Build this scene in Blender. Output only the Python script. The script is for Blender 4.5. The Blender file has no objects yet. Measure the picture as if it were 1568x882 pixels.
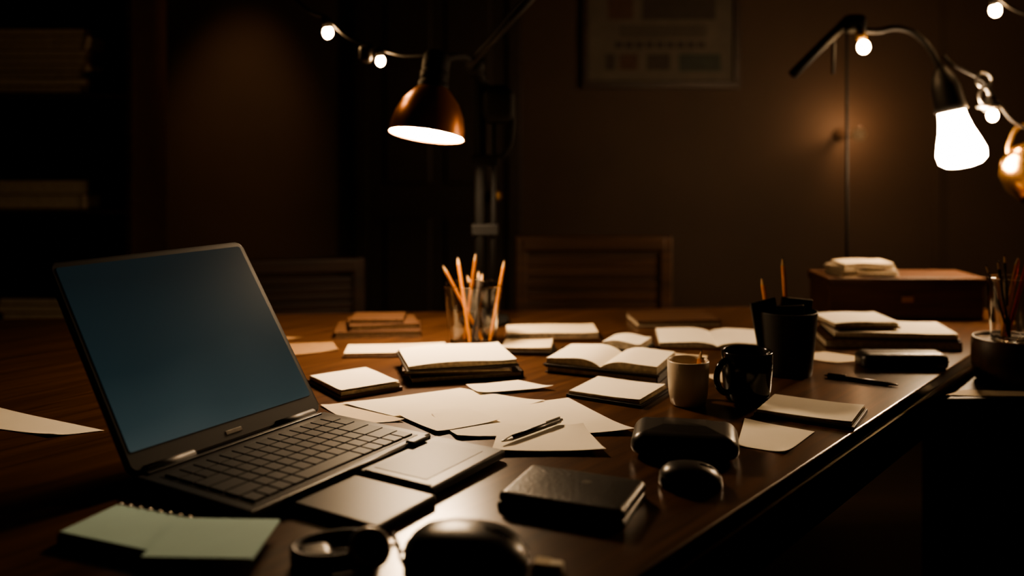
import bpy, math, random
from mathutils import Matrix, Vector
random.seed(7)
scene = bpy.context.scene
DZ = 0.75  # desk top height

# ------------------------------------------------------------------ materials
def new_mat(name):
    m = bpy.data.materials.new(name); m.use_nodes = True
    return m, m.node_tree.nodes, m.node_tree.links, m.node_tree.nodes['Principled BSDF']

def mat(name, col, rough=0.5, metal=0.0, var=0.12, scale=30, bump=0.0, coat=0.0, spec=0.5):
    m, N, L, p = new_mat(name)
    tc = N.new('ShaderNodeTexCoord')
    nz = N.new('ShaderNodeTexNoise'); nz.inputs['Scale'].default_value = scale; nz.inputs['Detail'].default_value = 5
    L.new(tc.outputs['Object'], nz.inputs['Vector'])
    r = N.new('ShaderNodeValToRGB')
    r.color_ramp.elements[0].position = 0.3; r.color_ramp.elements[1].position = 0.7
    r.color_ramp.elements[0].color = (*[c*(1-var) for c in col], 1)
    r.color_ramp.elements[1].color = (*[min(1, c*(1+var)) for c in col], 1)
    L.new(nz.outputs['Fac'], r.inputs['Fac']); L.new(r.outputs['Color'], p.inputs['Base Color'])
    p.inputs['Roughness'].default_value = rough; p.inputs['Metallic'].default_value = metal
    p.inputs['Coat Weight'].default_value = coat; p.inputs['Specular IOR Level'].default_value = spec
    if bump:
        b = N.new('ShaderNodeBump'); b.inputs['Strength'].default_value = bump; b.inputs['Distance'].default_value = 0.002
        L.new(nz.outputs['Fac'], b.inputs['Height']); L.new(b.outputs['Normal'], p.inputs['Normal'])
    return m

def wood(name, c1, c2, rough=0.35, angle=0.0, scale=1.0, coat=0.0):
    m, N, L, p = new_mat(name)
    tc = N.new('ShaderNodeTexCoord'); mp = N.new('ShaderNodeMapping')
    rot = N.new('ShaderNodeMapping'); rot.inputs['Rotation'].default_value = (0, 0, angle)
    mp.inputs['Scale'].default_value = (1.3*scale, 22*scale, 22*scale)
    L.new(tc.outputs['Object'], rot.inputs['Vector']); L.new(rot.outputs['Vector'], mp.inputs['Vector'])
    n1 = N.new('ShaderNodeTexNoise'); n1.inputs['Scale'].default_value = 2.0; n1.inputs['Detail'].default_value = 9; n1.inputs['Roughness'].default_value = 0.6
    n1.inputs['Distortion'].default_value = 0.6
    L.new(mp.outputs['Vector'], n1.inputs['Vector'])
    r = N.new('ShaderNodeValToRGB')
    r.color_ramp.elements[0].position = 0.32; r.color_ramp.elements[1].position = 0.72
    r.color_ramp.elements[0].color = (*c1, 1); r.color_ramp.elements[1].color = (*c2, 1)
    L.new(n1.outputs['Fac'], r.inputs['Fac']); L.new(r.outputs['Color'], p.inputs['Base Color'])
    b = N.new('ShaderNodeBump'); b.inputs['Strength'].default_value = 0.15; b.inputs['Distance'].default_value = 0.001
    L.new(n1.outputs['Fac'], b.inputs['Height']); L.new(b.outputs['Normal'], p.inputs['Normal'])
    p.inputs['Roughness'].default_value = rough; p.inputs['Coat Weight'].default_value = coat; p.inputs['Coat Roughness'].default_value = 0.22
    return m

def emis(name, col, strength):
    m, N, L, p = new_mat(name)
    p.inputs['Base Color'].default_value = (0.02, 0.02, 0.02, 1)
    p.inputs['Emission Color'].default_value = (*col, 1); p.inputs['Emission Strength'].default_value = strength
    return m

def glass(name, col=(0.97, 0.97, 0.96), rough=0.0):
    m, N, L, p = new_mat(name)
    p.inputs['Base Color'].default_value = (*col, 1); p.inputs['Roughness'].default_value = rough
    p.inputs['Transmission Weight'].default_value = 1.0; p.inputs['IOR'].default_value = 1.45
    return m

DESKW = wood('desk_wood', (0.038, 0.0165, 0.0075), (0.122, 0.055, 0.025), 0.30, angle=-math.radians(49.8), coat=0.45)
WOODD = wood('dark_wood', (0.014, 0.007, 0.004), (0.038, 0.018, 0.009), 0.5)
WOODS = wood('shelf_wood', (0.035, 0.018, 0.010), (0.080, 0.040, 0.021), 0.5)
WOODC = wood('chair_wood', (0.030, 0.014, 0.007), (0.072, 0.033, 0.015), 0.5)
WOODB = wood('box_wood', (0.050, 0.021, 0.010), (0.11, 0.048, 0.021), 0.5)
FLOORM = wood('floor_wood', (0.008, 0.004, 0.002), (0.022, 0.010, 0.005), 0.6, scale=0.5)
WALLM = mat('wall_paint', (0.050, 0.030, 0.0185), 0.75, var=0.10, scale=3, bump=0.1)
CEILM = mat('ceiling_paint', (0.05, 0.03, 0.02), 0.9, scale=4)
DOORM = wood('door_wood', (0.012, 0.007, 0.004), (0.026, 0.015, 0.009), 0.55, angle=math.radians(90))
PAPER = mat('paper', (0.86, 0.79, 0.66), 0.85, var=0.03, scale=8)
PAPER2 = mat('paper_aged', (0.66, 0.55, 0.40), 0.85, var=0.06, scale=8)
PAGES = mat('page_block', (0.42, 0.35, 0.25), 0.9, var=0.25, scale=120)
COVD = mat('dark_cover', (0.020, 0.014, 0.011), 0.5, scale=60, bump=0.2)
COVB = mat('brown_cover', (0.080, 0.038, 0.018), 0.5, scale=60, bump=0.2)
COVT = mat('tan_cover', (0.24, 0.14, 0.07), 0.6, scale=60)
COVG = mat('grey_cover', (0.30, 0.24, 0.18), 0.7, scale=60)
BLK = mat('black_plastic', (0.028, 0.026, 0.025), 0.34, scale=80)
BLKM = mat('black_matte', (0.010, 0.009, 0.009), 0.55, scale=80)
LAMPB = mat('lamp_black', (0.006, 0.006, 0.006), 0.7, scale=80, spec=0.25)
BLKG = mat('black_gloss', (0.010, 0.010, 0.010), 0.14, scale=40)
LAPB = mat('laptop_body', (0.020, 0.020, 0.021), 0.40, metal=0.2, scale=90, var=0.05)
KEYM = mat('laptop_key', (0.008, 0.008, 0.009), 0.5, scale=90, spec=0.35)
PADM = mat('laptop_pad', (0.026, 0.026, 0.026), 0.45, metal=0.2, scale=90, var=0.04)
SILV = mat('brushed_silver', (0.45, 0.43, 0.40), 0.3, metal=0.9, scale=90)
GREYM = mat('grey_trim', (0.16, 0.15, 0.14), 0.35, metal=0.4, scale=90)
LEATH = mat('black_leather', (0.020, 0.018, 0.016), 0.38, scale=180, bump=0.35)
COPPER = mat('copper_shade', (0.46, 0.19, 0.075), 0.34, metal=0.75, scale=20, var=0.1)
BRASSP = mat('polished_brass', (0.60, 0.33, 0.12), 0.22, metal=1.0, scale=20, var=0.1)
BRASS = mat('brass', (0.55, 0.33, 0.13), 0.35, metal=0.9, scale=20)
CERW = mat('white_ceramic', (0.58, 0.49, 0.38), 0.3, scale=20, var=0.03)
PENC = mat('pencil_orange', (0.80, 0.30, 0.05), 0.4, scale=40)
PENR = mat('pencil_red', (0.55, 0.04, 0.02), 0.4, scale=40)
PWOOD = mat('pencil_tip', (0.6, 0.38, 0.2), 0.7, scale=40)
GREEN = mat('green_notepad', (0.50, 0.74, 0.70), 0.8, var=0.05, scale=10)
INK = mat('ink', (0.03, 0.03, 0.03), 0.7)
GLASS = glass('clear_glass')
WARM = (1.0, 0.70, 0.42)
BULB = emis('bulb_glow_large', WARM, 160)
DIFF = emis('lamp_diffuser_glow', WARM, 195)
FAIRY = emis('fairy_bulb_glow', (1.0, 0.62, 0.30), 130)
SIDEB = emis('shade_bulb_glow', (1.0, 0.66, 0.34), 30)
ADDGLOBE = emis('added_globe_dim', (1.0, 0.50, 0.20), 0.16)  # dim emission for the invented globe in the wall glow

# ------------------------------------------------------------------ builder
class Obj:
    def __init__(s, name, loc=(0, 0, 0), rz=0.0):
        s.name = name; s.M = Matrix.Translation(loc) @ Matrix.Rotation(rz, 4, 'Z')
        s.V = []; s.F = []; s.MI = []; s.SM = []; s.mats = []
    def add(s, vf, m, M=None, smooth=False):
        vs, fs = vf
        if m not in s.mats: s.mats.append(m)
        mi = s.mats.index(m); o = len(s.V)
        for v in vs:
            v = Vector(v)
            if M is not None: v = M @ v
            s.V.append(v)
        for f in fs:
            s.F.append([i+o for i in f]); s.MI.append(mi); s.SM.append(smooth)
        return s
    def done(s):
        me = bpy.data.meshes.new(s.name + '_mesh')
        me.from_pydata([tuple(v) for v in s.V], [], s.F)
        for m in s.mats: me.materials.append(m)
        me.polygons.foreach_set('material_index', s.MI); me.polygons.foreach_set('use_smooth', s.SM)
        me.update()
        import bmesh
        bm = bmesh.new(); bm.from_mesh(me); bmesh.ops.recalc_face_normals(bm, faces=bm.faces); bm.to_mesh(me); bm.free()
        o = bpy.data.objects.new(s.name, me); scene.collection.objects.link(o); o.matrix_world = s.M
        return o

T = lambda x, y, z: Matrix.Translation((x, y, z))
def R(deg, ax): return Matrix.Rotation(math.radians(deg), 4, ax)

def prism(poly, z0, z1, bev=0.0, seg=2):
    import bmesh
    bm = bmesh.new()
    b = [bm.verts.new((x, y, z0)) for x, y in poly]; t = [bm.verts.new((x, y, z1)) for x, y in poly]
    n = len(poly)
    bm.faces.new(t); bm.faces.new(list(reversed(b)))
    for i in range(n): bm.faces.new((b[i], b[(i+1) % n], t[(i+1) % n], t[i]))
    if bev: bmesh.ops.bevel(bm, geom=list(bm.edges), offset=bev, segments=seg, affect='EDGES', profile=0.5)
    bm.verts.index_update()
    r = ([v.co.copy() for v in bm.verts], [[v.index for v in f.verts] for f in bm.faces]); bm.free()
    return r

def box(x0, x1, y0, y1, z0, z1, bev=0.0, seg=2):
    return prism([(x0, y0), (x1, y0), (x1, y1), (x0, y1)], z0, z1, bev, seg)

def rrect(w, d, r, n=6):
    pts = []
    for cx, cy, a0 in ((w/2-r, d/2-r, 0), (-w/2+r, d/2-r, 90), (-w/2+r, -d/2+r, 180), (w/2-r, -d/2+r, 270)):
        for i in range(n+1):
            a = math.radians(a0+90*i/n); pts.append((cx+r*math.cos(a), cy+r*math.sin(a)))
    return pts

def loft(rings, cap=True):
    V = []; F = []; n = len(rings[0])
    for r in rings: V += [Vector(p) for p in r]
    for k in range(len(rings)-1):
        for i in range(n):
            a = k*n+i; b = k*n+(i+1) % n
            F.append((a, b, b+n, a+n))
    if cap:
        F.append(list(range(n-1, -1, -1))); F.append([len(V)-n+i for i in range(n)])
    return V, F

def pebble(w, d, h, r, round_=0.5, steps=7, crown=0.0):
    """rounded-rectangle slab with soft rolled edges"""
    rings = []
    e = h*round_; base = h-e
    prof = [(-e*0.5, 0), (-e*0.12, h*0.12), (0, h*0.28)]
    for i in range(steps+1):
        a = math.pi/2*i/steps
        prof.append((-e*1.3*(1-math.cos(a)), base+e*math.sin(a)) if i else (0, base))
    for inset, z in prof:
        rings.append([(x, y, z) for x, y in rrect(w+2*inset, d+2*inset, max(r+inset, 0.002))])
    if crown:
        s = 0.6
        rings.append([(x*s, y*s, h+crown) for x, y in rrect(w-2*e*1.3, d-2*e*1.3, max(r-e*1.3, 0.002))])
    return loft(rings)

def lathe(prof, n=40, closed=False):
    V = []; F = []
    for r, z in prof:
        for i in range(n):
            a = 2*math.pi*i/n; V.append(Vector((r*math.cos(a), r*math.sin(a), z)))
    for k in range(len(prof)-1):
        for i in range(n):
            a = k*n+i; b = k*n+(i+1) % n; F.append((a, b, b+n, a+n))
    if not closed:
        if prof[0][0] > 1e-6: F.append(list(range(n-1, -1, -1)))
        if prof[-1][0] > 1e-6: F.append([len(V)-n+i for i in range(n)])
    return V, F

def smooth_pts(P, sub=6):
    P = [Vector(p) for p in P]
    if len(P) < 3: return P
    out = []
    for i in range(len(P)-1):
        p0 = P[max(i-1, 0)]; p1 = P[i]; p2 = P[i+1]; p3 = P[min(i+2, len(P)-1)]
        for k in range(sub):
            t = k/sub
            out.append(0.5*((2*p1)+(-p0+p2)*t+(2*p0-5*p1+4*p2-p3)*t*t+(-p0+3*p1-3*p2+p3)*t**3))
    out.append(P[-1]); return out

def tube(P, r, n=10, smooth=True):
    P = smooth_pts(P) if smooth else [Vector(p) for p in P]
    m = len(P); rs = r if isinstance(r, (list, tuple)) else [r]*m
    if len(rs) != m: rs = [rs[min(int(i/(m-1)*(len(rs)-1)+0.5), len(rs)-1)] for i in range(m)]
    rings = []; t0 = (P[1]-P[0]).normalized()
    up = Vector((0, 0, 1)) if abs(t0.z) < 0.9 else Vector((1, 0, 0))
    u = t0.cross(up).normalized()
    for i in range(m):
        t = (P[min(i+1, m-1)]-P[max(i-1, 0)]).normalized()
        u = (u-t*u.dot(t)).normalized(); w = t.cross(u)
        rings.append([P[i]+rs[i]*(math.cos(2*math.pi*k/n)*u+math.sin(2*math.pi*k/n)*w) for k in range(n)])
    return loft(rings)

def ball(r, n=20, sx=1, sy=1, sz=1):
    V, F = lathe([(max(r*math.sin(math.pi*i/12), 1e-5), -r*math.cos(math.pi*i/12)) for i in range(13)], n)
    return [Vector((v.x*sx, v.y*sy, v.z*sz)) for v in V], F

def sheet(name, quad, z, m=PAPER, curl=0.004, bend=0.0, n=10):
    cx = sum(q[0] for q in quad)/4; cy = sum(q[1] for q in quad)/4
    o = Obj(name, (cx, cy, z)); V = []; F = []
    for j in range(n+1):
        for i in range(n+1):
            a = i/n; b = j/n
            x = (1-a)*(1-b)*quad[0][0]+a*(1-b)*quad[1][0]+a*b*quad[2][0]+(1-a)*b*quad[3][0]-cx
            y = (1-a)*(1-b)*quad[0][1]+a*(1-b)*quad[1][1]+a*b*quad[2][1]+(1-a)*b*quad[3][1]-cy
            k = abs(2*a-1)**3*abs(2*b-1)**3
            V.append((x, y, curl*k*(0.5+0.5*math.sin(5*a+3*b))+bend*(1-(2*a-1)**2)))
    for j in range(n):
        for i in range(n):
            q = j*(n+1)+i; F.append((q, q+1, q+n+2, q+n+1))
    V2 = [(x, y, zz-0.0005) for x, y, zz in V]; N0 = len(V)
    F2 = [[i+N0 for i in reversed(f)] for f in F]
    o.add((V+V2, F+F2), m, smooth=True)
    return o.done()

# book pieces (added to an Obj in local coordinates) -----------------
def closed_book(o, w, d, t, z, cover, M0=None, dx=0, dy=0, rz=0):
    M = T(dx, dy, z) @ R(rz, 'Z')
    o.add(box(-w/2, w/2, -d/2, d/2, 0, 0.0025, 0.0006), cover, M)
    o.add(box(-w/2, w/2, -d/2, d/2, t-0.0025, t, 0.0006), cover, M)
    o.add(box(-w/2, -w/2+0.003, -d/2, d/2, 0, t, 0.0006), cover, M)
    o.add(box(-w/2+0.003, w/2-0.004, -d/2+0.004, d/2-0.004, 0.0024, t-0.0024), PAGES, M)

def page_book(o, w, d, t, z, cover, dx=0, dy=0, rz=0, hump=0.0, page=PAPER, ct=0.004):
    """notebook lying with its front cover folded back: pages showing on top"""
    M = T(dx, dy, z) @ R(rz, 'Z')
    o.add(box(-w/2-0.004, w/2+0.004, -d/2-0.004, d/2+0.004, 0, ct, 0.0008), cover, M)
    n = 14; top = []; 
    for i in range(n+1):
        a = i/n; top.append((-w/2+w*a, t+hump*math.sin(math.pi*min(1, a*1.15))*(1-a*0.5)))
    V = []; F = []
    for x, zz in top:
        V += [(x, -d/2, ct), (x, -d/2, zz), (x, d/2, zz), (x, d/2, ct)]
    for i in range(n):
        q = 4*i
        for k in range(3): F.append((q+k, q+k+1, q+k+5, q+k+4))
    F.append((0, 1, 2, 3)); F.append((4*n, 4*n+3, 4*n+2, 4*n+1))
    o.add((V, F), PAGES, M)
    # top leaf, slightly lifted at the free side
    V = []; F = []
    for i, (x, zz) in enumerate(top):
        lift = 0.0008+0.003*(i/n)**4
        V += [(x, -d/2+0.001, zz+lift), (x, d/2-0.001, zz+lift)]
    for i in range(n): F.append((2*i, 2*i+1, 2*i+3, 2*i+2))
    o.add((V, F), page, M, True)

def open_book(o, w, d, t, z, cover, dx=0, dy=0, rz=0, lift=0.0):
    M = T(dx, dy, z) @ R(rz, 'Z')
    o.add(box(-w/2-0.006, w/2+0.006, -d/2-0.005, d/2+0.005, 0, 0.004, 0.001), cover, M)
    for sgn in (-1, 1):
        n = 16; V = []; F = []; top = []
        for i in range(n+1):
            a = i/n
            zz = 0.006+t*(math.sin(math.pi*min(a*2.2, 1)*0.5)**0.8)*(1-0.55*a)+lift*(a**2)*(1 if sgn > 0 else 0)
            top.append((sgn*w/2*a, zz))
        for x, zz in top: V += [(x, -d/2, 0.004), (x, -d/2, zz), (x, d/2, zz), (x, d/2, 0.004)]
        for i in range(n):
            q = 4*i
            for k in range(3): F.append((q+k, q+k+1, q+k+5, q+k+4))
        F.append((0, 1, 2, 3)); F.append((4*n, 4*n+3, 4*n+2, 4*n+1))
        o.add((V, F), PAGES, M)
        V = []; F = []
        for x, zz in top: V += [(x, -d/2, zz+0.001), (x, d/2, zz+0.001)]
        for i in range(n): F.append((2*i, 2*i+1, 2*i+3, 2*i+2))
        o.add((V, F), PAPER, M, True)

def pencil(o, p, q, m=PENC, r=0.0042):
    p = Vector(p); q = Vector(q); d = (q-p); L = d.length; d.normalize()
    o.add(tube([p, q-d*0.018], r, 6, False), m)
    o.add(tube([q-d*0.018, q-d*0.004], [r, 0.0018], 6, False), PWOOD)
    o.add(tube([q-d*0.004, q], [0.0018, 0.0004], 6, False), INK)

# ------------------------------------------------------------------ room
Obj('floor').add(box(-2.8, 2.9, -1.6, 4.2, -0.06, 0), FLOORM).done()
Obj('ceiling').add(box(-2.8, 2.9, -1.6, 4.2, 2.8, 2.86), CEILM).done()
Obj('wall_back').add(box(-2.8, 2.9, 4.0, 4.12, 0, 2.8), WALLM).done()
Obj('wall_left').add(box(-2.86, -2.8, -1.6, 4.2, 0, 2.8), WALLM).done()
Obj('wall_right').add(box(2.9, 2.96, -1.6, 4.2, 0, 2.8), WALLM).done()
Obj('wall_front').add(box(-2.8, 2.9, -1.66, -1.6, 0, 2.8), WALLM).done()
Obj('baseboard_back').add(box(0.1, 2.9, 3.98, 4.0, 0, 0.12, 0.004), WOODD).done()
Obj('baseboard_right').add(box(2.88, 2.9, -1.6, 3.98, 0, 0.12, 0.004), WOODD).done()
d = Obj('door_1', (-0.32, 3.955, 0))
d.add(box(-0.30, 0.30, 0, 0.035, 0, 2.1, 0.003), DOORM)
for x0, x1, z0, z1 in ((-0.23, -0.03, 0.2, 0.9), (0.03, 0.23, 0.2, 0.9), (-0.23, -0.03, 1.05, 1.95), (0.03, 0.23, 1.05, 1.95)):
    d.add(box(x0, x1, -0.012, 0.01, z0, z1, 0.008), DOORM)
d.add(box(-0.36, -0.30, -0.02, 0.04, 0, 2.16, 0.004), DOORM); d.add(box(0.30, 0.36, -0.02, 0.04, 0, 2.16, 0.004), DOORM)
d.add(box(-0.36, 0.36, -0.02, 0.04, 2.1, 2.17, 0.004), DOORM)
d.add(ball(0.025), BRASS, T(0.25, -0.05, 1.0), True); d.add(tube([(0.25, -0.05, 1.0), (0.25, 0, 1.0)], 0.01), BRASS)
d.done()
Obj('trim_1').add(box(1.84, 1.87, 3.985, 4.0, 0.12, 2.8, 0.003), WALLM).done()

# bookcase ------------------------------------------------------------
b = Obj('bookcase', (-1.90, 3.3, 0))
W2 = 0.53; Dp = 0.33
b.add(box(-W2, -W2+0.03, 0, Dp, 0, 2.4, 0.003), WOODD); b.add(box(W2-0.03, W2, 0, Dp, 0, 2.4, 0.003), WOODC)
b.add(box(-W2+0.03, W2-0.03, Dp-0.012, Dp, 0, 2.4), WOODD); b.add(box(-W2, W2, -0.01, Dp, 2.4, 2.43, 0.003), WOODD)
shelves = [0.06, 0.58, 0.985, 1.405, 1.88]
for z in shelves: b.add(box(-W2+0.03, W2-0.03, 0.003, Dp-0.012, z-0.022, z, 0.002), WOODS)
b.add(box(-W2+0.03, W2-0.03, 0.02, 0.04, 0, 0.04), WOODD)
b.done()
k = Obj('shelf_books', (-1.90, 3.3, 0))
cols = [COVB, COVG, COVT, COVD, COVG]
def hstack(x, z, n, w0, rnd=0.02, tmin=0.02, tmax=0.035):
    for i in range(n):
        t = random.uniform(tmin, tmax); w = w0+random.uniform(-rnd, rnd)
        closed_book(k, w, 0.22, t, z+0.0005, random.choice(cols), dx=x, dy=0.13, rz=180+random.uniform(-3, 3))
        z += t
hstack(0.17, 1.405, 9, 0.38, 0.015, 0.024, 0.031)
hstack(0.17, 0.985, 2, 0.37, 0.03, 0.05, 0.06)
hstack(-0.25, 0.985, 4, 0.3)
hstack(0.20, 0.58, 3, 0.33); hstack(-0.25, 1.405, 5, 0.3)
x = -0.45
while x < 0.3:
    w = random.uniform(0.02, 0.045); h = random.uniform(0.2, 0.3)
    M = T(x+w/2, 0.15, 1.8805); k.add(box(-w/2, w/2, -0.09, 0.09, 0, h, 0.002), random.choice(cols), M); x += w+0.002
k.done()

# framed poster --------------------------------------------------------
f = Obj('framed_poster', (0.648, 3.998, 1.465))
FW = 0.345; FH = 0.62
MATB = mat('poster_paper', (0.085, 0.072, 0.058), 0.8, scale=12)
PT1 = mat('poster_print', (0.038, 0.030, 0.024), 0.8); PT2 = mat('poster_red', (0.060, 0.032, 0.023), 0.8); PT3 = mat('poster_teal', (0.033, 0.039, 0.032), 0.8)
f.add(box(-FW, FW, -0.03, 0, 0, 0.03, 0.004), WOODD); f.add(box(-FW, FW, -0.03, 0, FH-0.03, FH, 0.004), WOODD)
f.add(box(-FW, -FW+0.03, -0.03, 0, 0.03, FH-0.03, 0.004), WOODD); f.add(box(FW-0.03, FW, -0.03, 0, 0.03, FH-0.03, 0.004), WOODD)
f.add(box(-FW+0.03, FW-0.03, -0.012, -0.004, 0.03, FH-0.03), MATB)
def pr(x0, x1, z0, z1, m): f.add(box(x0, x1, -0.0135, -0.0115, z0, z1), m)
for i in range(9): pr(-0.20+i*0.045, -0.20+i*0.045+0.034, 0.175, 0.205, PT1)
for i in range(4): pr(-0.18, 0.2, 0.225+i*0.014, 0.232+i*0.014, PT1)
pr(0.08, 0.26, 0.075, 0.15, PT3); pr(-0.18, -0.10, 0.08, 0.15, PT2); pr(-0.24, -0.20, 0.08, 0.15, PT1); pr(-0.06, 0.04, 0.08, 0.15, PT1)
pr(-0.23, -0.12, 0.30, 0.42, PT2); pr(-0.08, 0.24, 0.30, 0.54, PT1); pr(-0.23, -0.12, 0.45, 0.54, PT3)
f.done()

# wall glow behind the gooseneck lamp: invented globe on a stem, added point light
SX, SZc = 1.43, 1.262
o = Obj('added_glow_globe', (SX, 3.998, SZc))
o.add(lathe([(0.0005, 0), (0.028, 0), (0.028, 0.008), (0.008, 0.012), (0.006, 0.20), (0.0005, 0.20)], 28), WALLM, R(90, 'X'), True)
o.add(ball(0.028, 24), ADDGLOBE, T(0, -0.225, 0), True)
globe_ob = o.done()
pl = bpy.data.lights.new('added_wall_glow', 'POINT'); pl.energy = 3.2; pl.color = (1.0, 0.56, 0.28); pl.shadow_soft_size = 0.02
po = bpy.data.objects.new('added_wall_glow', pl); scene.collection.objects.link(po); po.location = (SX+0.03, 3.998-0.165, SZc+0.03); po.parent = globe_ob; po.matrix_parent_inverse = Matrix.Translation((SX, 3.998, SZc)).inverted()

# ------------------------------------------------------------------ desk
edge = lambda y: 0.134+0.843*(y-0.98)
poly = [(-1.65, 0.50), (edge(0.50), 0.50), (edge(2.40), 2.40), (1.36, 2.70), (-1.65, 2.42)]
dk = Obj('desk')
dk.add(prism(poly, DZ-0.022, DZ, 0.003, 3), DESKW)
# moulded strip under the top, slightly proud, as on the photo's edge
c = Vector((-0.2, 1.6))
def inset(p, k): return [tuple(c+(Vector(q)-c)*k) for q in p]
dk.add(prism(inset(poly, 1.006), DZ-0.042, DZ-0.0222, 0.005, 3), DESKW)
dk.add(prism(inset(poly, 0.96), DZ-0.13, DZ-0.042), WOODD)
for x, y in ((-1.5, 0.62), (edge(0.62)-0.10, 0.64), (1.18, 2.52), (-1.5, 2.28)):
    dk.add(box(x-0.035, x+0.035, y-0.035, y+0.035, 0, DZ-0.12, 0.004), WOODD)
dk.done()

# side cabinet to the right of the desk
SZ = 0.715
sp = [(edge(1.80)+0.03, 1.80), (1.95, 1.80), (1.95, 2.45), (edge(2.40)+0.055, 2.45)]
sc = Obj('side_cabinet')
sc.add(prism(sp, SZ-0.025, SZ, 0.003), WOODD)
cc = Vector((1.45, 2.1)); sp2 = [tuple(cc+(Vector(q)-cc)*0.95) for q in sp]
sc.add(prism(sp2, 0.05, SZ-0.025), WOODD)
sc.add(box(1.08, 1.45, 1.805, 1.825, 0.10, 0.66, 0.004), WOODD); sc.add(box(1.47, 1.86, 1.805, 1.825, 0.10, 0.66, 0.004), WOODD)
sc.add(ball(0.012), BRASS, T(1.42, 1.795, 0.4), True); sc.add(ball(0.012), BRASS, T(1.50, 1.795, 0.4), True)
cc2 = [tuple(cc+(Vector(q)-cc)*0.9) for q in sp]; sc.add(prism(cc2, 0, 0.05), WOODD)
sc.done()

# ------------------------------------------------------------------ laptop
lp = Obj('laptop', (-0.506, 1.222, DZ), math.radians(58))
LW = 0.36; KD = 0.226
lp.add(box(0, LW, -KD, 0.0, 0.003, 0.019, 0.004, 3), LAPB)
for x, y in ((0.03, -0.02), (LW-0.03, -0.02), (0.03, -KD+0.02), (LW-0.03, -KD+0.02)):
    lp.add(lathe([(0.008, 0), (0.008, 0.004)], 12), BLKM, T(x, y, 0))
# keys
rows = 6; cols_n = 14; kx0 = 0.022; kw = (LW-2*kx0)/cols_n; kd = 0.175/rows
lp.add(box(kx0-0.004, LW-kx0+0.004, -0.213, -0.030, 0.0185, 0.0196, 0.0005), KEYM)
for r in range(rows):
    i = 0
    while i < cols_n:
        span = 5 if (r == 5 and i == 4) else (2 if (r in (2, 3, 4) and i in (0, 12)) else 1)
        x0 = kx0+i*kw+0.0012; x1 = kx0+(i+span)*kw-0.0012
        y1 = -0.033-r*kd-0.001; y0 = -0.033-(r+1)*kd+0.0012
        lp.add(box(x0, x1, y0, y1, 0.0195, 0.0222, 0.0008, 1), KEYM); i += span
# palm rest in two sections with touch pad
lp.add(box(0.185, LW+0.005, -0.358, -KD-0.004, 0.003, 0.016, 0.004, 3), LAPB)
lp.add(box(0.205, LW-0.02, -0.334, -KD-0.018, 0.0155, 0.0166, 0.0005), PADM)
lp.add(box(0.060, 0.178, -0.372, -KD-0.004, 0.002, 0.013, 0.004, 3), LAPB)
lp.add(tube([(0.065, -KD-0.002, 0.016), (LW-0.01, -KD-0.002, 0.019)], 0.0035, 8, False), LAPB, None, True)
lp.add(box(0.30, 0.335, -KD-0.012, -KD+0.004, 0.018, 0.024, 0.002), LAPB)
lp.add(box(0.188, 0.194, -0.352, -0.24, 0.0158, 0.0175, 0.001), PADM)
# hinges + lid
lp.add(tube([(0.02, 0.004, 0.018), (0.10, 0.004, 0.018)], 0.009, 14, False), BLKM, None, True)
lp.add(tube([(0.26, 0.004, 0.018), (0.34, 0.004, 0.018)], 0.009, 14, False), BLKM, None, True)
lp.add(box(0.015, LW-0.015, -0.012, -0.004, 0.019, 0.0215, 0.001), LAPB)
LH = 0.335; ML = T(0, 0.006, 0.018) @ R(-36, 'X')
def lidprism(w0, w1, z0, z1, y0, y1, r, bev):
    pts = [(x+(w0+w1)/2, y+(z0+z1)/2) for x, y in rrect(w1-w0, z1-z0, r, 5)]
    V, F = prism(pts, y0, y1, bev)
    return [Vector((v.x, -v.z, v.y)) for v in V], F
lp.add(lidprism(0, LW, 0, LH, -0.006, 0.003, 0.012, 0.002), LAPB, ML)
lp.add(lidprism(0.003, LW-0.003, 0.003, LH-0.003, 0.0025, 0.004, 0.010, 0.0005), BLKM, ML)
# display
SCR, N, L, p = new_mat('laptop_display')
tc = N.new('ShaderNodeTexCoord'); sep = N.new('ShaderNodeSeparateXYZ'); L.new(tc.outputs['Object'], sep.inputs[0])
mz = N.new('ShaderNodeMapRange'); mz.inputs['From Min'].default_value = 0.03; mz.inputs['From Max'].default_value = 0.29; L.new(sep.outputs['Z'], mz.inputs['Value'])
nz = N.new('ShaderNodeTexNoise'); nz.inputs['Scale'].default_value = 5; nz.inputs['Detail'].default_value = 1; L.new(tc.outputs['Object'], nz.inputs['Vector'])
ad = N.new('ShaderNodeMath'); ad.operation = 'MULTIPLY_ADD'; ad.inputs[1].default_value = 0.25; L.new(nz.outputs['Fac'], ad.inputs[0]); L.new(mz.outputs['Result'], ad.inputs[2])
cr = N.new('ShaderNodeValToRGB'); e = cr.color_ramp.elements
e[0].position = 0.10; e[0].color = (0.125, 0.170, 0.168, 1); e[1].position = 1.0; e[1].color = (0.019, 0.036, 0.042, 1)
q = e.new(0.55); q.color = (0.025, 0.059, 0.069, 1); q = e.new(0.28); q.color = (0.064, 0.108, 0.114, 1)
L.new(ad.outputs[0], cr.inputs['Fac']); L.new(cr.outputs['Color'], p.inputs['Emission Color'])
p.inputs['Emission Strength'].default_value = 0.36; p.inputs['Base Color'].default_value = (0.006, 0.008, 0.009, 1); p.inputs['Roughness'].default_value = 0.3; p.inputs['Specular IOR Level'].default_value = 0.2
lp.add(lidprism(0.009, LW-0.009, 0.030, LH-0.010, 0.0038, 0.0046, 0.004, 0.0002), SCR, ML)
lp.add(box(0.165, 0.195, -0.0048, -0.0038, 0.011, 0.017, 0.0003), SILV, ML)
lp.done()

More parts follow.
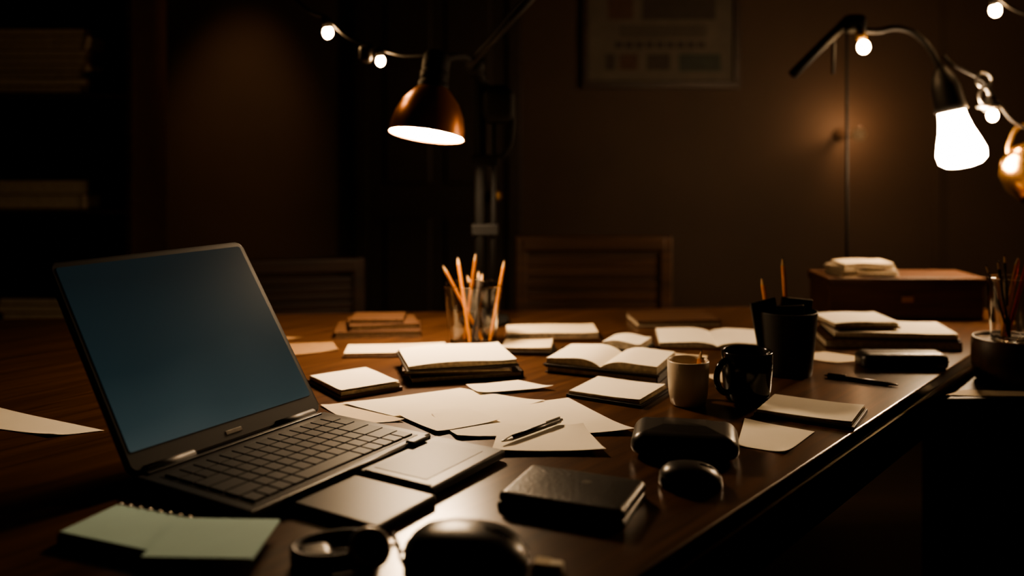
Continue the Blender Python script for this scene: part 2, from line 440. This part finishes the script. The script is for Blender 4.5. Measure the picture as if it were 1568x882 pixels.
# ------------------------------------------------------------------ papers on the desk
z = DZ+0.0012
sheet('paper_sheet', [(-0.340, 1.622), (-0.285, 1.650), (-0.180, 1.530), (-0.264, 1.515)], z, PAPER2)
sheet('paper_sheet', [(-0.302, 1.630), (-0.098, 1.736), (0.059, 1.640), (-0.134, 1.505)], z+0.0012)
sheet('paper_sheet', [(-0.137, 1.555), (0.102, 1.664), (0.197, 1.464), (-0.086, 1.4375)], z+0.0026, curl=0.006)
sheet('paper_sheet', [(-0.20, 1.56), (-0.08, 1.60), (-0.02, 1.52), (-0.12, 1.46)], z+0.0040, PAPER, 0.003)
sheet('paper_sheet', [(-0.030, 1.364), (-0.020, 1.498), (0.116, 1.487), (0.141, 1.367)], z+0.0052, curl=0.005)
sheet('paper_sheet', [(-0.088, 1.745), (0.012, 1.784), (0.079, 1.731), (-0.06, 1.690)], z+0.0040)
sheet('paper_sheet', [(0.392, 1.541), (0.488, 1.474), (0.410, 1.370), (0.346, 1.406)], z)
sheet('paper_sheet', [(-0.92, 1.615), (-0.660, 1.480), (-0.728, 1.450), (-0.95, 1.53)], z, PAPER)
sheet('paper_sheet', [(-0.62, 2.12), (-0.42, 2.15), (-0.39, 2.06), (-0.52, 2.00)], z, COVT)
sheet('paper_sheet', [(-0.78, 2.25), (-0.62, 2.25), (-0.50, 2.19), (-0.64, 2.13)], z, COVT)
sheet('paper_sheet', [(0.36, 2.03), (0.43, 2.01), (0.40, 1.92), (0.36, 1.94)], z, PAPER2)
sheet('paper_sheet', [(0.385, 1.83), (0.46, 1.89), (0.49, 1.80), (0.43, 1.74)], z, PAPER2)
sheet('paper_sheet', [(0.62, 2.02), (0.70, 2.05), (0.79, 1.98), (0.68, 1.94)], z, PAPER2)
sheet('paper_sheet', [(0.86, 1.815), (0.915, 1.86), (1.16, 1.835), (1.08, 1.81)], SZ+0.0012, PAPER2)

# notebooks / books
o = Obj('notebook', (0.515, 1.574, DZ+0.0002), math.radians(-31)); page_book(o, 0.155, 0.115, 0.010, 0, COVD, ct=0.006); o.done()
o = Obj('notebook', (0.197, 1.700, DZ+0.0002), math.radians(-31)); page_book(o, 0.140, 0.125, 0.011, 0, COVD, ct=0.006); o.done()
o = Obj('notebook', (-0.303, 1.755, DZ+0.0002), math.radians(-55)); page_book(o, 0.145, 0.120, 0.014, 0, COVB, hump=0.002, ct=0.007); o.done()
o = Obj('book_stack', (-0.115, 1.870, DZ+0.0002), math.radians(14))
closed_book(o, 0.225, 0.160, 0.014, 0, COVD, rz=180, dx=0.010); closed_book(o, 0.215, 0.160, 0.010, 0.0145, COVB, rz=172)
page_book(o, 0.215, 0.165, 0.010, 0.025, COVD, hump=0.006); o.done()
o = Obj('book', (-0.26, 2.045, DZ+0.0002), math.radians(4)); page_book(o, 0.22, 0.09, 0.009, 0, COVB, page=PAPER2); o.done()
o = Obj('book_stack', (-0.33, 2.27, DZ+0.0002), math.radians(6))
closed_book(o, 0.21, 0.14, 0.016, 0, COVB, rz=180); closed_book(o, 0.17, 0.12, 0.014, 0.0165, COVB, rz=186, dx=0.01)
closed_book(o, 0.13, 0.10, 0.010, 0.031, COVB, rz=176); o.done()
o = Obj('book', (0.095, 2.212, DZ+0.0002), math.radians(2)); page_book(o, 0.215, 0.11, 0.018, 0, COVB, hump=0.003, page=PAPER2, ct=0.008); o.done()
o = Obj('notebook', (0.035, 2.060, DZ+0.0002), math.radians(-6)); page_book(o, 0.11, 0.09, 0.016, 0, COVD, page=PAPER2, ct=0.009); o.done()
o = Obj('open_book', (0.205, 1.885, DZ+0.0002), math.radians(-24)); 
closed_book(o, 0.235, 0.15, 0.014, 0, COVD, rz=180); open_book(o, 0.230, 0.145, 0.018, 0.0145, COVD, lift=0.004); o.done()
o = Obj('open_book', (0.475, 2.16, DZ+0.0002), math.radians(-6)); open_book(o, 0.26, 0.17, 0.012, 0, COVB); o.done()
o = Obj('notebook', (0.262, 2.080, DZ+0.0002), math.radians(-25)); page_book(o, 0.09, 0.09, 0.020, 0, COVD, hump=0.008, ct=0.010); o.done()
o = Obj('book', (0.42, 2.40, DZ+0.0002), math.radians(5)); closed_book(o, 0.22, 0.14, 0.018, 0, COVB, rz=180); o.done()
o = Obj('book', (-0.70, 2.33, DZ+0.0002), math.radians(-5)); closed_book(o, 0.16, 0.10, 0.022, 0, COVB, rz=180); o.done()
o = Obj('book_stack', (0.875, 2.16, DZ+0.0002), math.radians(-7))
closed_book(o, 0.30, 0.17, 0.020, 0, COVB, rz=180); page_book(o, 0.27, 0.15, 0.012, 0.0205, COVD, dx=0.01, hump=0.003)
page_book(o, 0.15, 0.13, 0.012, 0.040, COVB, dx=-0.06, dy=0.01, rz=10, hump=0.004); o.done()

# wooden box with a paper stack on it
o = Obj('wooden_box', (1.04, 2.50, DZ+0.0002))
o.add(box(-0.20, 0.21, -0.08, 0.08, 0, 0.105, 0.004), WOODB); o.add(box(-0.205, 0.215, -0.085, 0.085, 0.090, 0.113, 0.003), WOODB)
o.add(box(-0.01, 0.02, -0.088, -0.082, 0.05, 0.065, 0.001), BRASS); o.done()
o = Obj('paper_stack', (0.95, 2.49, DZ+0.1135))
for i, (dx, dy, rz) in enumerate(((0, 0, 4), (0.006, -0.004, -5), (-0.005, 0.003, 9), (0.004, 0.0, 0))):
    page_book(o, 0.15-0.006*i, 0.115-0.004*i, 0.007, i*0.0085, PAPER2, dx=dx, dy=dy, rz=rz, hump=0.0 if i < 3 else 0.004, page=PAPER2, ct=0.001)
o.done()

# ------------------------------------------------------------------ gadgets
o = Obj('portable_speaker', (0.262, 1.385, DZ), math.radians(-12))
o.add(pebble(0.158, 0.110, 0.034, 0.020, 0.60, crown=0.006), BLK, T(0, 0, 0.004), True)
o.add(pebble(0.130, 0.075, 0.006, 0.018, 0.4), BLKM, None, True)
o.done()

def mouse(name, loc, rz, w, d, h, m=BLK, cable=None, rim=GREYM):
    o = Obj(name, loc, rz)
    prof = [(0, 0), (0.93, 0), (1.0, 0.10), (1.0, 0.25), (0.97, 0.45), (0.90, 0.65), (0.76, 0.83), (0.55, 0.94), (0.28, 0.99), (0.001, 1.0)]
    def warp(v):
        rr = math.hypot(v.x, v.y); a = math.atan2(v.y, v.x)
        p = 2.6; s = 1/((abs(math.cos(a))**p+abs(math.sin(a))**p)**(1/p))
        x = rr*math.cos(a)*s; y = rr*math.sin(a)*s
        return (x*w/2, y*d/2, v.z*h*(1-0.22*max(0, x)**2))
    V, F = lathe(prof, 40)
    o.add(([warp(v) for v in V], F), m, None, True)
    o.add(tube([(w*0.14, 0, h*0.975), (w*0.30, 0, h*0.88), (w*0.46, 0, h*0.52)], 0.0009, 6), INK)
    M = T(w*0.24, 0, h*0.90-0.004) @ R(90, 'X'); o.add(lathe([(0.0050, -0.0025), (0.0062, 0), (0.0050, 0.0025)], 20), GREYM, M, True)
    V, F = lathe([(0.975, 0.44), (0.985, 0.47), (0.955, 0.52)], 40, True)
    o.add(([warp(v) for v in V], F), rim, None, True)
    if cable: o.add(tube(cable, 0.002, 8), BLKM, None, True)
    return o.done()
mouse('computer_mouse', (0.243, 1.245, DZ), math.radians(-10), 0.086, 0.062, 0.030)
mouse('computer_mouse', (-0.050, 1.010, DZ), math.radians(-8), 0.140, 0.092, 0.042, BLK, [(-0.067, 0.0, 0.012), (-0.078, 0.01, 0.004), (-0.086, 0.03, 0.0025), (-0.10, 0.06, 0.0025)])

o = Obj('leather_case', (0.078, 1.180, DZ), math.radians(-23))
o.add(pebble(0.168, 0.120, 0.010, 0.012, 0.5), LEATH, T(0, 0, 0), True)
o.add(pebble(0.166, 0.118, 0.014, 0.012, 0.6, crown=0.001), LEATH, T(0.001, 0.001, 0.0095), True)
o.add(lathe([(0.006, 0), (0.006, 0.0006)], 20), SILV, T(0.015, 0.015, 0.0243)); o.done()

# wrist watch in the foreground
o = Obj('wristwatch', (-0.195, 1.015, DZ), math.radians(20))
loop = [(0.045*math.cos(a), 0.030*math.sin(a)) for a in [i*math.pi/12 for i in range(25)]]
V = []; F = []
for x, y in loop:
    k2 = 1.12
    V += [(x, y, 0.001), (x, y, 0.022), (x*k2, y*k2, 0.022), (x*k2, y*k2, 0.001)]
for i in range(24):
    q = 4*i
    for a_, b_ in ((0, 1), (1, 2), (2, 3), (3, 0)): F.append((q+a_, q+b_, q+4+b_, q+4+a_))
o.add((V, F), LEATH, None, True)
MW = T(0.03, -0.034, 0.024) @ R(38, 'X')
o.add(lathe([(0.0, -0.006), (0.021, -0.006), (0.024, -0.003), (0.024, 0.003), (0.021, 0.006), (0.018, 0.006), (0.0175, 0.004), (0.001, 0.004)], 36), SILV, MW, True)
o.add(lathe([(0.0174, 0.0042), (0.001, 0.0045)], 30), BLKG, MW)
o.add(box(-0.0008, 0.0008, 0, 0.012, 0.0046, 0.0052), SILV, MW); o.add(box(0, 0.009, -0.0008, 0.0008, 0.0046, 0.0052), SILV, MW)
o.add(tube([(0.024, 0, 0), (0.029, 0, 0)], 0.003, 10, False), SILV, MW)
o.add(pebble(0.045, 0.045, 0.018, 0.015, 0.5), BLK, T(-0.025, 0.0, 0.0), True)
o.done()
o = Obj('eraser', (0.040, 0.990, DZ), math.radians(-15)); o.add(pebble(0.032, 0.018, 0.011, 0.004, 0.3), PAPER, None, True)
o.add(box(-0.016, 0.002, -0.0093, 0.0093, 0.0005, 0.0113, 0.001), PAPER2); o.done()

# green notepads, spiral bound
o = Obj('spiral_notepad', (-0.405, 1.060, DZ), math.radians(-22))
o.add(box(-0.115, 0.085, -0.045, 0.045, 0.0003, 0.010, 0.0012), BLKM); o.add(box(-0.113, 0.083, -0.044, 0.044, 0.010, 0.0135, 0.0008), GREEN)
M = T(0.068, 0.006, 0.0140) @ R(20, 'Z'); o.add(box(-0.06, 0.062, -0.055, 0.050, 0, 0.0035, 0.0008), GREEN, M)
for i in range(13):
    x = -0.108+i*0.0155
    pts = [(x, 0.044+0.006*math.cos(a), 0.0075+0.0075*math.sin(a)) for a in [j*math.pi/5 for j in range(11)]]
    o.add(tube(pts, 0.0009, 6, False), SILV, None, True)
o.done()

# pens
def pen(name, a, b, z, r=0.0042, m=BLK):
    a = Vector((*a, z+r)); b = Vector((*b, z+r)); o = Obj(name); d_ = (b-a).normalized()
    o.add(tube([a, b-d_*0.022], r, 12, False), m, None, True); o.add(tube([b-d_*0.022, b-d_*0.003, b], [r, 0.0016, 0.0006], 12, False), SILV, None, True)
    o.add(tube([a-d_*0.006, a], r*0.6, 10, False), SILV); s = Vector((0, 0, r+0.0012)); o.add(tube([a+s, a+s+d_*0.035], 0.0012, 6, False), SILV)
    return o.done()
pen('pen', (0.078, 1.495), (-0.016, 1.388), DZ+0.0085)
pen('pen', (0.630, 1.825), (0.740, 1.750), DZ, 0.0038)

# black pouch on the right edge
o = Obj('glasses_case', (0.815, 1.915, DZ), math.radians(-2)); o.add(pebble(0.180, 0.065, 0.032, 0.018, 0.4), LEATH, None, True)
o.add(tube([(-0.085, -0.0325, 0.018), (0.085, -0.0325, 0.018)], 0.0012, 6, False), BLK); o.done()
o = Obj('mobile_phone', (0.148, 2.035, DZ+0.0005), math.radians(8))
o.add(pebble(0.072, 0.045, 0.012, 0.008, 0.3), BLKG, T(0, 0, 0), True); o.done()

# ------------------------------------------------------------------ pencil glass
def cup(name, loc, rb, rt, h, wall, m, n=64, base=0.008):
    o = Obj(name, loc)
    P = [(0.0005, 0), (rb*0.5, 0), (rb-0.004, 0), (rb-0.003, 0.0001), (rb-0.0008, 0.0008), (rb, 0.003)]
    f = lambda z: rb+(rt-rb)*z/h
    N_ = 16
    for i in range(N_+1):
        z = 0.0035+(h-0.0055)*i/N_; P.append((f(z), z))
    P += [(rt, h-0.0015), (rt-wall*0.2, h-0.0004), (rt-wall*0.5, h), (rt-wall*0.8, h-0.0004), (rt-wall, h-0.0015)]
    for i in range(N_+1):
        z = h-0.002-(h-base-0.005)*i/N_; P.append((f(z)-wall, z))
    P += [(rb-wall, base+0.0025), (rb-wall-0.0008, base+0.0008), (rb-wall-0.003, base+0.0001), (rb-wall-0.004, base), (rb*0.5, base), (0.0005, base)]
    o.add(lathe(P, n), m, None, True)
    return o
o = cup('pencil_glass', (-0.091, 2.12, DZ+0.0002), 0.052, 0.069, 0.143, 0.0032, GLASS)
pencil(o, (0.02, 0.01, 0.012), (-0.070, -0.01, 0.188)); pencil(o, (-0.005, -0.025, 0.012), (-0.036, 0.01, 0.204))
pencil(o, (-0.02, 0.02, 0.012), (0.008, -0.012, 0.216)); pencil(o, (0.040, -0.005, 0.012), (0.074, -0.012, 0.200))
pencil(o, (0.0, -0.03, 0.012), (0.022, 0.02, 0.165), BLK)
pencil(o, (0.03, 0.02, 0.012), (-0.015, 0.03, 0.160), BLK); pencil(o, (0.01, 0.0, 0.012), (0.012, 0.04, 0.168), GREYM, 0.004)
o.done()

# mugs
def mug(name, loc, r, h, m, hang, hr=0.026):
    o = Obj(name, loc)
    o.add(lathe([(0.0005, 0.002), (r*0.72, 0.002), (r*0.76, 0), (r*0.84, 0.003), (r*0.93, h*0.25), (r*0.985, h*0.6), (r, h-0.002), (r-0.0018, h),
                 (r-0.004, h-0.002), (r*0.985-0.004, h*0.6), (r*0.93-0.004, h*0.25), (r*0.8-0.004, 0.008), (0.0005, 0.006)], 48), m, None, True)
    a = math.radians(hang); ux, uy = math.cos(a), math.sin(a)
    pts = []
    for i in range(11):
        t = math.pi*(-0.5+i/10); rr = r*0.93+hr*math.cos(t)*1.05; pts.append((ux*rr, uy*rr, h*0.52+h*0.33*math.sin(t)))
    o.add(tube(pts, 0.0058, 12), m, None, True)
    return o
o = mug('coffee_mug', (0.315, 1.635, DZ+0.0002), 0.037, 0.080, CERW, 60)
pencil(o, (0.005, -0.01, 0.01), (0.045-0.016, 0.024, 0.092)); o.done()
mug('coffee_mug', (0.428, 1.665, DZ+0.0002), 0.046, 0.090, BLKG, 205, 0.024).done()

# black pen holder with folded leather things
o = cup('pen_holder', (0.558, 1.86, DZ+0.0002), 0.050, 0.062, 0.128, 0.003, BLKM)
o.add(box(-0.05, 0.010, -0.003, 0.003, 0.02, 0.155, 0.002), LEATH, T(-0.005, 0.0, 0) @ R(-10, 'Y') @ R(20, 'Z'))
o.add(box(-0.03, 0.035, -0.003, 0.003, 0.02, 0.150, 0.002), BLK, T(0.01, 0.02, 0) @ R(6, 'Y'))
o.add(box(-0.025, 0.030, -0.004, 0.004, 0.02, 0.140, 0.002), LEATH, T(0.012, -0.015, 0) @ R(-5, 'Y') @ R(-14, 'Z'))
pencil(o, (0.01, 0.01, 0.012), (0.001, 0.03, 0.232)); pencil(o, (-0.02, 0.01, 0.012), (-0.042, 0.03, 0.192))
o.done()

# jar on a turned wooden bowl at the right
o = Obj('wooden_bowl', (1.042, 1.920, SZ+0.0002))
o.add(lathe([(0.0005, 0), (0.055, 0), (0.066, 0.01), (0.071, 0.05), (0.070, 0.092), (0.067, 0.096), (0.064, 0.092), (0.060, 0.088), (0.0005, 0.086)], 40), WOODC, None, True); o.done()
o = cup('glass_jar', (1.045, 1.920, SZ+0.0872), 0.036, 0.044, 0.135, 0.0020, GLASS, base=0.006)
for q in ((-0.03, -0.01, 0.17, BLKM), (-0.045, 0.01, 0.16, BLKM), (0.0, 0.02, 0.18, BLKM)): pencil(o, (0.0, 0.0, 0.009), q[:3], q[3], 0.0025)
pencil(o, (0.0, 0.01, 0.009), (0.045, 0.0, 0.19), PENR); pencil(o, (-0.015, 0.0, 0.009), (0.03, 0.02, 0.175), PENC)
o.done()

# ------------------------------------------------------------------ chairs
def chair(name, x, y, rz, w, top, WD=WOODC):
    o = Obj(name, (x, y, 0), math.radians(rz))
    for sx in (-1, 1):
        o.add(tube([(sx*w*0.45, 0.40, 0), (sx*w*0.45, 0.38, 0.45)], 0.02, 8, False), WD)
        o.add(box(sx*w/2-0.02, sx*w/2+0.02, -0.02, 0.02, 0, top, 0.006), WD)
        o.add(box(sx*w*0.45-0.012, sx*w*0.45+0.012, 0, 0.4, 0.2, 0.225, 0.003), WD)
    o.add(box(-w/2, w/2, 0.0, 0.44, 0.43, 0.465, 0.01), WD)
    o.add(box(-w/2, w/2, -0.022, 0.022, top-0.05, top, 0.008), WD)
    n = 8; z0 = 0.56; z1 = top-0.06
    for i in range(n):
        a = z0+(z1-z0)*i/n; o.add(box(-w/2+0.01, w/2-0.01, -0.010, 0.010, a, a+(z1-z0)/n*0.9, 0.003), WD)
    return o.done()
chair('wooden_chair', 0.265, 2.98, 0, 0.47, 0.92)
chair('wooden_chair', -0.72, 3.02, 12, 0.42, 0.84, WOODD)

# ------------------------------------------------------------------ copper desk lamp
o = Obj('desk_lamp')
o.add(lathe([(0.0005, 0), (0.065, 0), (0.07, 0.006), (0.065, 0.018), (0.02, 0.024), (0.018, 0.04), (0.0005, 0.04)], 36), LAMPB, T(-0.075, 2.385, DZ+0.0002), True)
o.add(tube([(-0.082, 2.38, DZ+0.03), (-0.084, 2.38, 1.44)], 0.0145, 12, False), LAMPB, None, True)
o.add(tube([(-0.050, 2.38, DZ+0.03), (-0.046, 2.38, 1.33)], 0.0075, 10, False), LAMPB, None, True)
for zz in (0.98, 1.16): o.add(box(-0.105, -0.035, 2.362, 2.398, zz, zz+0.03, 0.004), LAMPB)
o.add(pebble(0.085, 0.05, 0.10, 0.02, 0.3), LAMPB, T(-0.035, 2.375, 1.27), True)
o.add(tube([(-0.02, 2.37, 1.36), (0.0, 2.37, 1.30), (-0.005, 2.37, 1.22), (-0.03, 2.37, 1.18)], 0.008, 8), LAMPB, None, True)
o.add(ball(0.026), LAMPB, T(-0.095, 2.34, 1.415), True)
o.add(tube([(-0.155, 2.13, 1.415), (-0.125, 2.24, 1.432), (-0.095, 2.34, 1.420), (-0.070, 2.38, 1.37), (-0.02, 2.38, 1.34)], 0.011, 10), LAMPB, None, True)
o.add(tube([(-0.110, 2.30, 1.412), (0.051, 2.30, 1.588), (0.20, 2.30, 1.75)], 0.0105, 10, False), BLKM, None, True)
o.add(tube([(-0.104, 2.285, 1.432), (0.045, 2.285, 1.60)], 0.003, 8, False), BLKM)
o.add(ball(0.02), LAMPB, T(0.20, 2.30, 1.75), True)
MS = T(-0.1965, 2.10, 1.236) @ R(7, 'Y') @ R(-10, 'X')
o.add(lathe([(0.087, 0), (0.0855, 0.022), (0.079, 0.05), (0.065, 0.080), (0.046, 0.102), (0.034, 0.115), (0.0325, 0.115), (0.044, 0.100),
             (0.063, 0.078), (0.077, 0.049), (0.0835, 0.022), (0.0855, 0.0)], 48, True), COPPER, MS, True)
o.add(lathe([(0.0875, -0.001), (0.0885, 0.001), (0.0875, 0.003), (0.0855, 0.002)], 48, True), BRASS, MS, True)
o.add(lathe([(0.0845, 0.004), (0.0005, 0.0045)], 40), DIFF, MS)
o.add(lathe([(0.034, 0.106), (0.036, 0.112), (0.036, 0.125), (0.030, 0.128), (0.034, 0.132), (0.034, 0.150), (0.030, 0.153), (0.033, 0.157), (0.033, 0.190), (0.026, 0.198), (0.0005, 0.198)], 36), LAMPB, MS, True)
o.done()

# ------------------------------------------------------------------ gooseneck bulb lamp (right)
Y = 2.50
o = Obj('gooseneck_lamp')
o.add(lathe([(0.0005, 0), (0.045, 0), (0.045, 0.010), (0.010, 0.016), (0.0005, 0.016)], 30), LAMPB, T(0.965, 2.635, DZ+0.0002), True)
o.add(tube([(0.965, 2.635, DZ+0.01), (0.965, 2.635, 1.545)], 0.004, 10, False), LAMPB, None, True)
o.add(tube([(0.965, 2.635, 1.545), (0.936, Y, 1.545)], 0.007, 10, False), LAMPB, None, True)
o.add(tube([(0.766, Y, 1.406), (0.84, Y, 1.48), (0.921, Y, 1.558)], 0.0135, 12, False), LAMPB, None, True)
o.add(pebble(0.06, 0.04, 0.05, 0.012, 0.3), LAMPB, T(0.936, Y, 1.522), True)
o.add(tube([(0.880, Y, 1.50), (0.878, Y, 1.41)], 0.005, 8, False), LAMPB)
o.add(tube([(0.95, Y, 1.53), (1.000, Y, 1.526), (1.045, Y, 1.535), (1.091, Y, 1.525), (1.136, Y, 1.487), (1.160, Y, 1.445), (1.171, Y, 1.424)], 0.0085, 10), BLKM, None, True)
# little bulb hanging from the joint
o.add(tube([(0.945, Y-0.01, 1.53), (0.955, Y-0.01, 1.50)], 0.013, 12, False), BRASS, None, True)
o.add(ball(0.016, 18, 1, 1, 1.15), FAIRY, T(0.957, Y-0.012, 1.482), True)
# socket + big bulb
ax = Vector((0.030, -0.01, -0.143)).normalized(); MB = Matrix.Translation((1.171, Y, 1.43)) @ ax.to_track_quat('Z', 'Y').to_matrix().to_4x4()
o.add(lathe([(0.0005, 0), (0.013, 0), (0.018, 0.012), (0.030, 0.030), (0.038, 0.060), (0.040, 0.105), (0.043, 0.125), (0.036, 0.128), (0.0005, 0.128)], 32), BLKM, MB, True)
o.add(lathe([(0.034, 0.126), (0.036, 0.145), (0.044, 0.180), (0.056, 0.215), (0.063, 0.240), (0.060, 0.262), (0.044, 0.275), (0.022, 0.280), (0.0005, 0.281)], 36), BULB, MB, True)
o.done()

# small copper lamp, right, standing on the side cabinet
o = Obj('copper_lamp')
o.add(lathe([(0.0005, 0), (0.06, 0), (0.06, 0.012), (0.012, 0.02), (0.0005, 0.02)], 30), BRASS, T(1.56, 2.33, SZ+0.0002), True)
o.add(tube([(1.56, 2.33, SZ+0.015), (1.58, 2.38, 1.08), (1.54, 2.52, 1.24), (1.42, 2.54, 1.27), (1.355, 2.49, 1.22), (1.345, 2.475, 1.19)], 0.006, 10), BRASS, None, True)
dr = Vector((0.62, -0.50, -0.60)).normalized(); MS = T(1.395, 2.45, 1.145) @ dr.to_track_quat('Z', 'Y').to_matrix().to_4x4()
o.add(lathe([(0.0005, -0.078), (0.03, -0.074), (0.06, -0.055), (0.078, -0.02), (0.083, 0.02), (0.082, 0.04), (0.079, 0.04), (0.080, 0.02), (0.075, -0.018), (0.057, -0.052), (0.03, -0.070), (0.0005, -0.074)], 40), BRASSP, MS, True)
o.add(ball(0.040), SIDEB, MS @ T(0, 0, 0.005), True)
o.done()

# ------------------------------------------------------------------ string lights
def fairy(o, p, top, r=0.0125):
    p = Vector(p); t = Vector(top); d_ = (p-t).normalized()
    o.add(tube([t, t+d_*0.026], [0.008, 0.011], 12, False), BLKM, None, True)
    o.add(ball(r, 18, 1, 1, 1.2), FAIRY, T(*(t+d_*(0.026+r*0.9))), True)
o = Obj('string_lights')
y = 2.20
pts = [(-1.20, 2.3, 2.798), (-1.0, 2.25, 2.25), (-0.70, y, 1.75), (-0.517, y, 1.563), (-0.478, y, 1.532), (-0.446, y, 1.520), (-0.399, y, 1.477), (-0.352, y, 1.456), (-0.313, y, 1.444), (-0.258, y-0.02, 1.428), (-0.205, y-0.05, 1.425)]
o.add(tube(pts, 0.0045, 8), BLKM, None, True)
fairy(o, (-0.443, y, 1.485), (-0.449, y, 1.522)); fairy(o, (-0.317, y, 1.42), (-0.324, y, 1.452), 0.011)
o.add(pebble(0.032, 0.03, 0.045, 0.01, 0.3), BLK, T(-0.352, y, 1.412), True)
o.done()
o = Obj('string_lights')
pts = [(1.180, Y, 1.460), (1.20, Y-0.005, 1.436), (1.234, Y, 1.419), (1.288, Y, 1.389), (1.332, Y, 1.326), (1.40, Y, 1.264), (1.6, Y, 1.22), (2.0, Y+0.05, 1.30), (2.898, Y+0.1, 1.9)]
o.add(tube(pts, 0.0045, 8), BLKM, None, True)
ring = [(1.285+0.020*math.cos(a), Y-0.01, 1.392+0.020*math.sin(a)) for a in [i*math.pi/6 for i in range(13)]]
o.add(tube(ring, 0.0035, 8, False), SILV, None, True)
ring = [(1.285+0.013*math.cos(a), Y-0.01, 1.350+0.022*math.sin(a)) for a in [i*math.pi/6 for i in range(13)]]
o.add(tube(ring, 0.004, 8, False), SILV, None, True)
o.add(lathe([(0.010, 0), (0.016, 0.008), (0.030, 0.012), (0.030, 0.016), (0.010, 0.020), (0.008, 0.035)], 24), SILV, T(1.302, Y, 1.305), True)
fairy(o, (1.314, Y, 1.29), (1.312, Y, 1.335), 0.014)
fairy(o, (1.62, Y, 1.17), (1.62, Y, 1.215), 0.014); fairy(o, (2.1, Y+0.05, 1.28), (2.1, Y+0.05, 1.325), 0.014)
pts = [(0.8, 2.5, 2.798), (1.1, Y, 1.95), (1.25, Y, 1.66), (1.318, Y, 1.625), (1.40, Y, 1.575), (1.6, Y, 1.55), (2.2, Y, 1.8), (2.898, Y, 2.3)]
o.add(tube(pts, 0.0045, 8), BLKM, None, True)
fairy(o, (1.325, Y, 1.57), (1.312, Y, 1.622), 0.015); fairy(o, (1.75, Y, 1.52), (1.75, Y, 1.575), 0.014)
o.done()

# added out-of-frame spotlight, invented to put a glow on the left back wall
o = Obj('added_wall_spot', (-1.05, 3.2, 2.8))
o.add(lathe([(0.0005, -0.002), (0.05, -0.002), (0.05, -0.015), (0.012, -0.02), (0.010, -0.06), (0.0005, -0.06)], 24), BLKM, None, True)
aim = (Vector((-1.22, 4.0, 1.10))-Vector((-1.05, 3.2, 2.70))).normalized(); q = aim.to_track_quat('Z', 'Y').to_matrix().to_4x4()
o.add(lathe([(0.0005, -0.06), (0.025, -0.06), (0.04, -0.04), (0.042, 0.04), (0.038, 0.04), (0.036, -0.03), (0.0005, -0.035)], 28), BLKM, T(0, 0, -0.085) @ q, True)
sp_ob = o.done()
sl = bpy.data.lights.new('added_spot_beam', 'SPOT'); sl.energy = 62; sl.color = (1.0, 0.60, 0.31); sl.spot_size = math.radians(34); sl.spot_blend = 1.0; sl.shadow_soft_size = 0.03
so = bpy.data.objects.new('added_spot_beam', sl); scene.collection.objects.link(so); so.location = Vector((-1.05, 3.2, 2.715))+aim*0.03
so.rotation_euler = aim.to_track_quat('-Z', 'Y').to_euler(); so.parent = sp_ob; so.matrix_parent_inverse = Matrix.Translation((-1.05, 3.2, 2.8)).inverted()

# ------------------------------------------------------------------ world + camera
w = bpy.data.worlds.new('night'); scene.world = w; w.use_nodes = True
w.node_tree.nodes['Background'].inputs[0].default_value = (1.0, 0.6, 0.35, 1); w.node_tree.nodes['Background'].inputs[1].default_value = 0.001

cam = bpy.data.cameras.new('camera'); co = bpy.data.objects.new('camera', cam); scene.collection.objects.link(co)
co.location = (0, 0, 1.21); co.rotation_euler = (math.radians(90), 0, 0)
cam.sensor_width = 36; cam.lens = 36*1400/1568
cam.shift_y = -(441-225)/1568
cam.dof.use_dof = True; cam.dof.focus_distance = 1.52; cam.dof.aperture_fstop = 1.6
cam.clip_start = 0.05
scene.camera = co
scene.view_settings.view_transform = 'AgX'
try: scene.view_settings.look = 'AgX - Medium High Contrast'
except Exception as ex: print(ex)
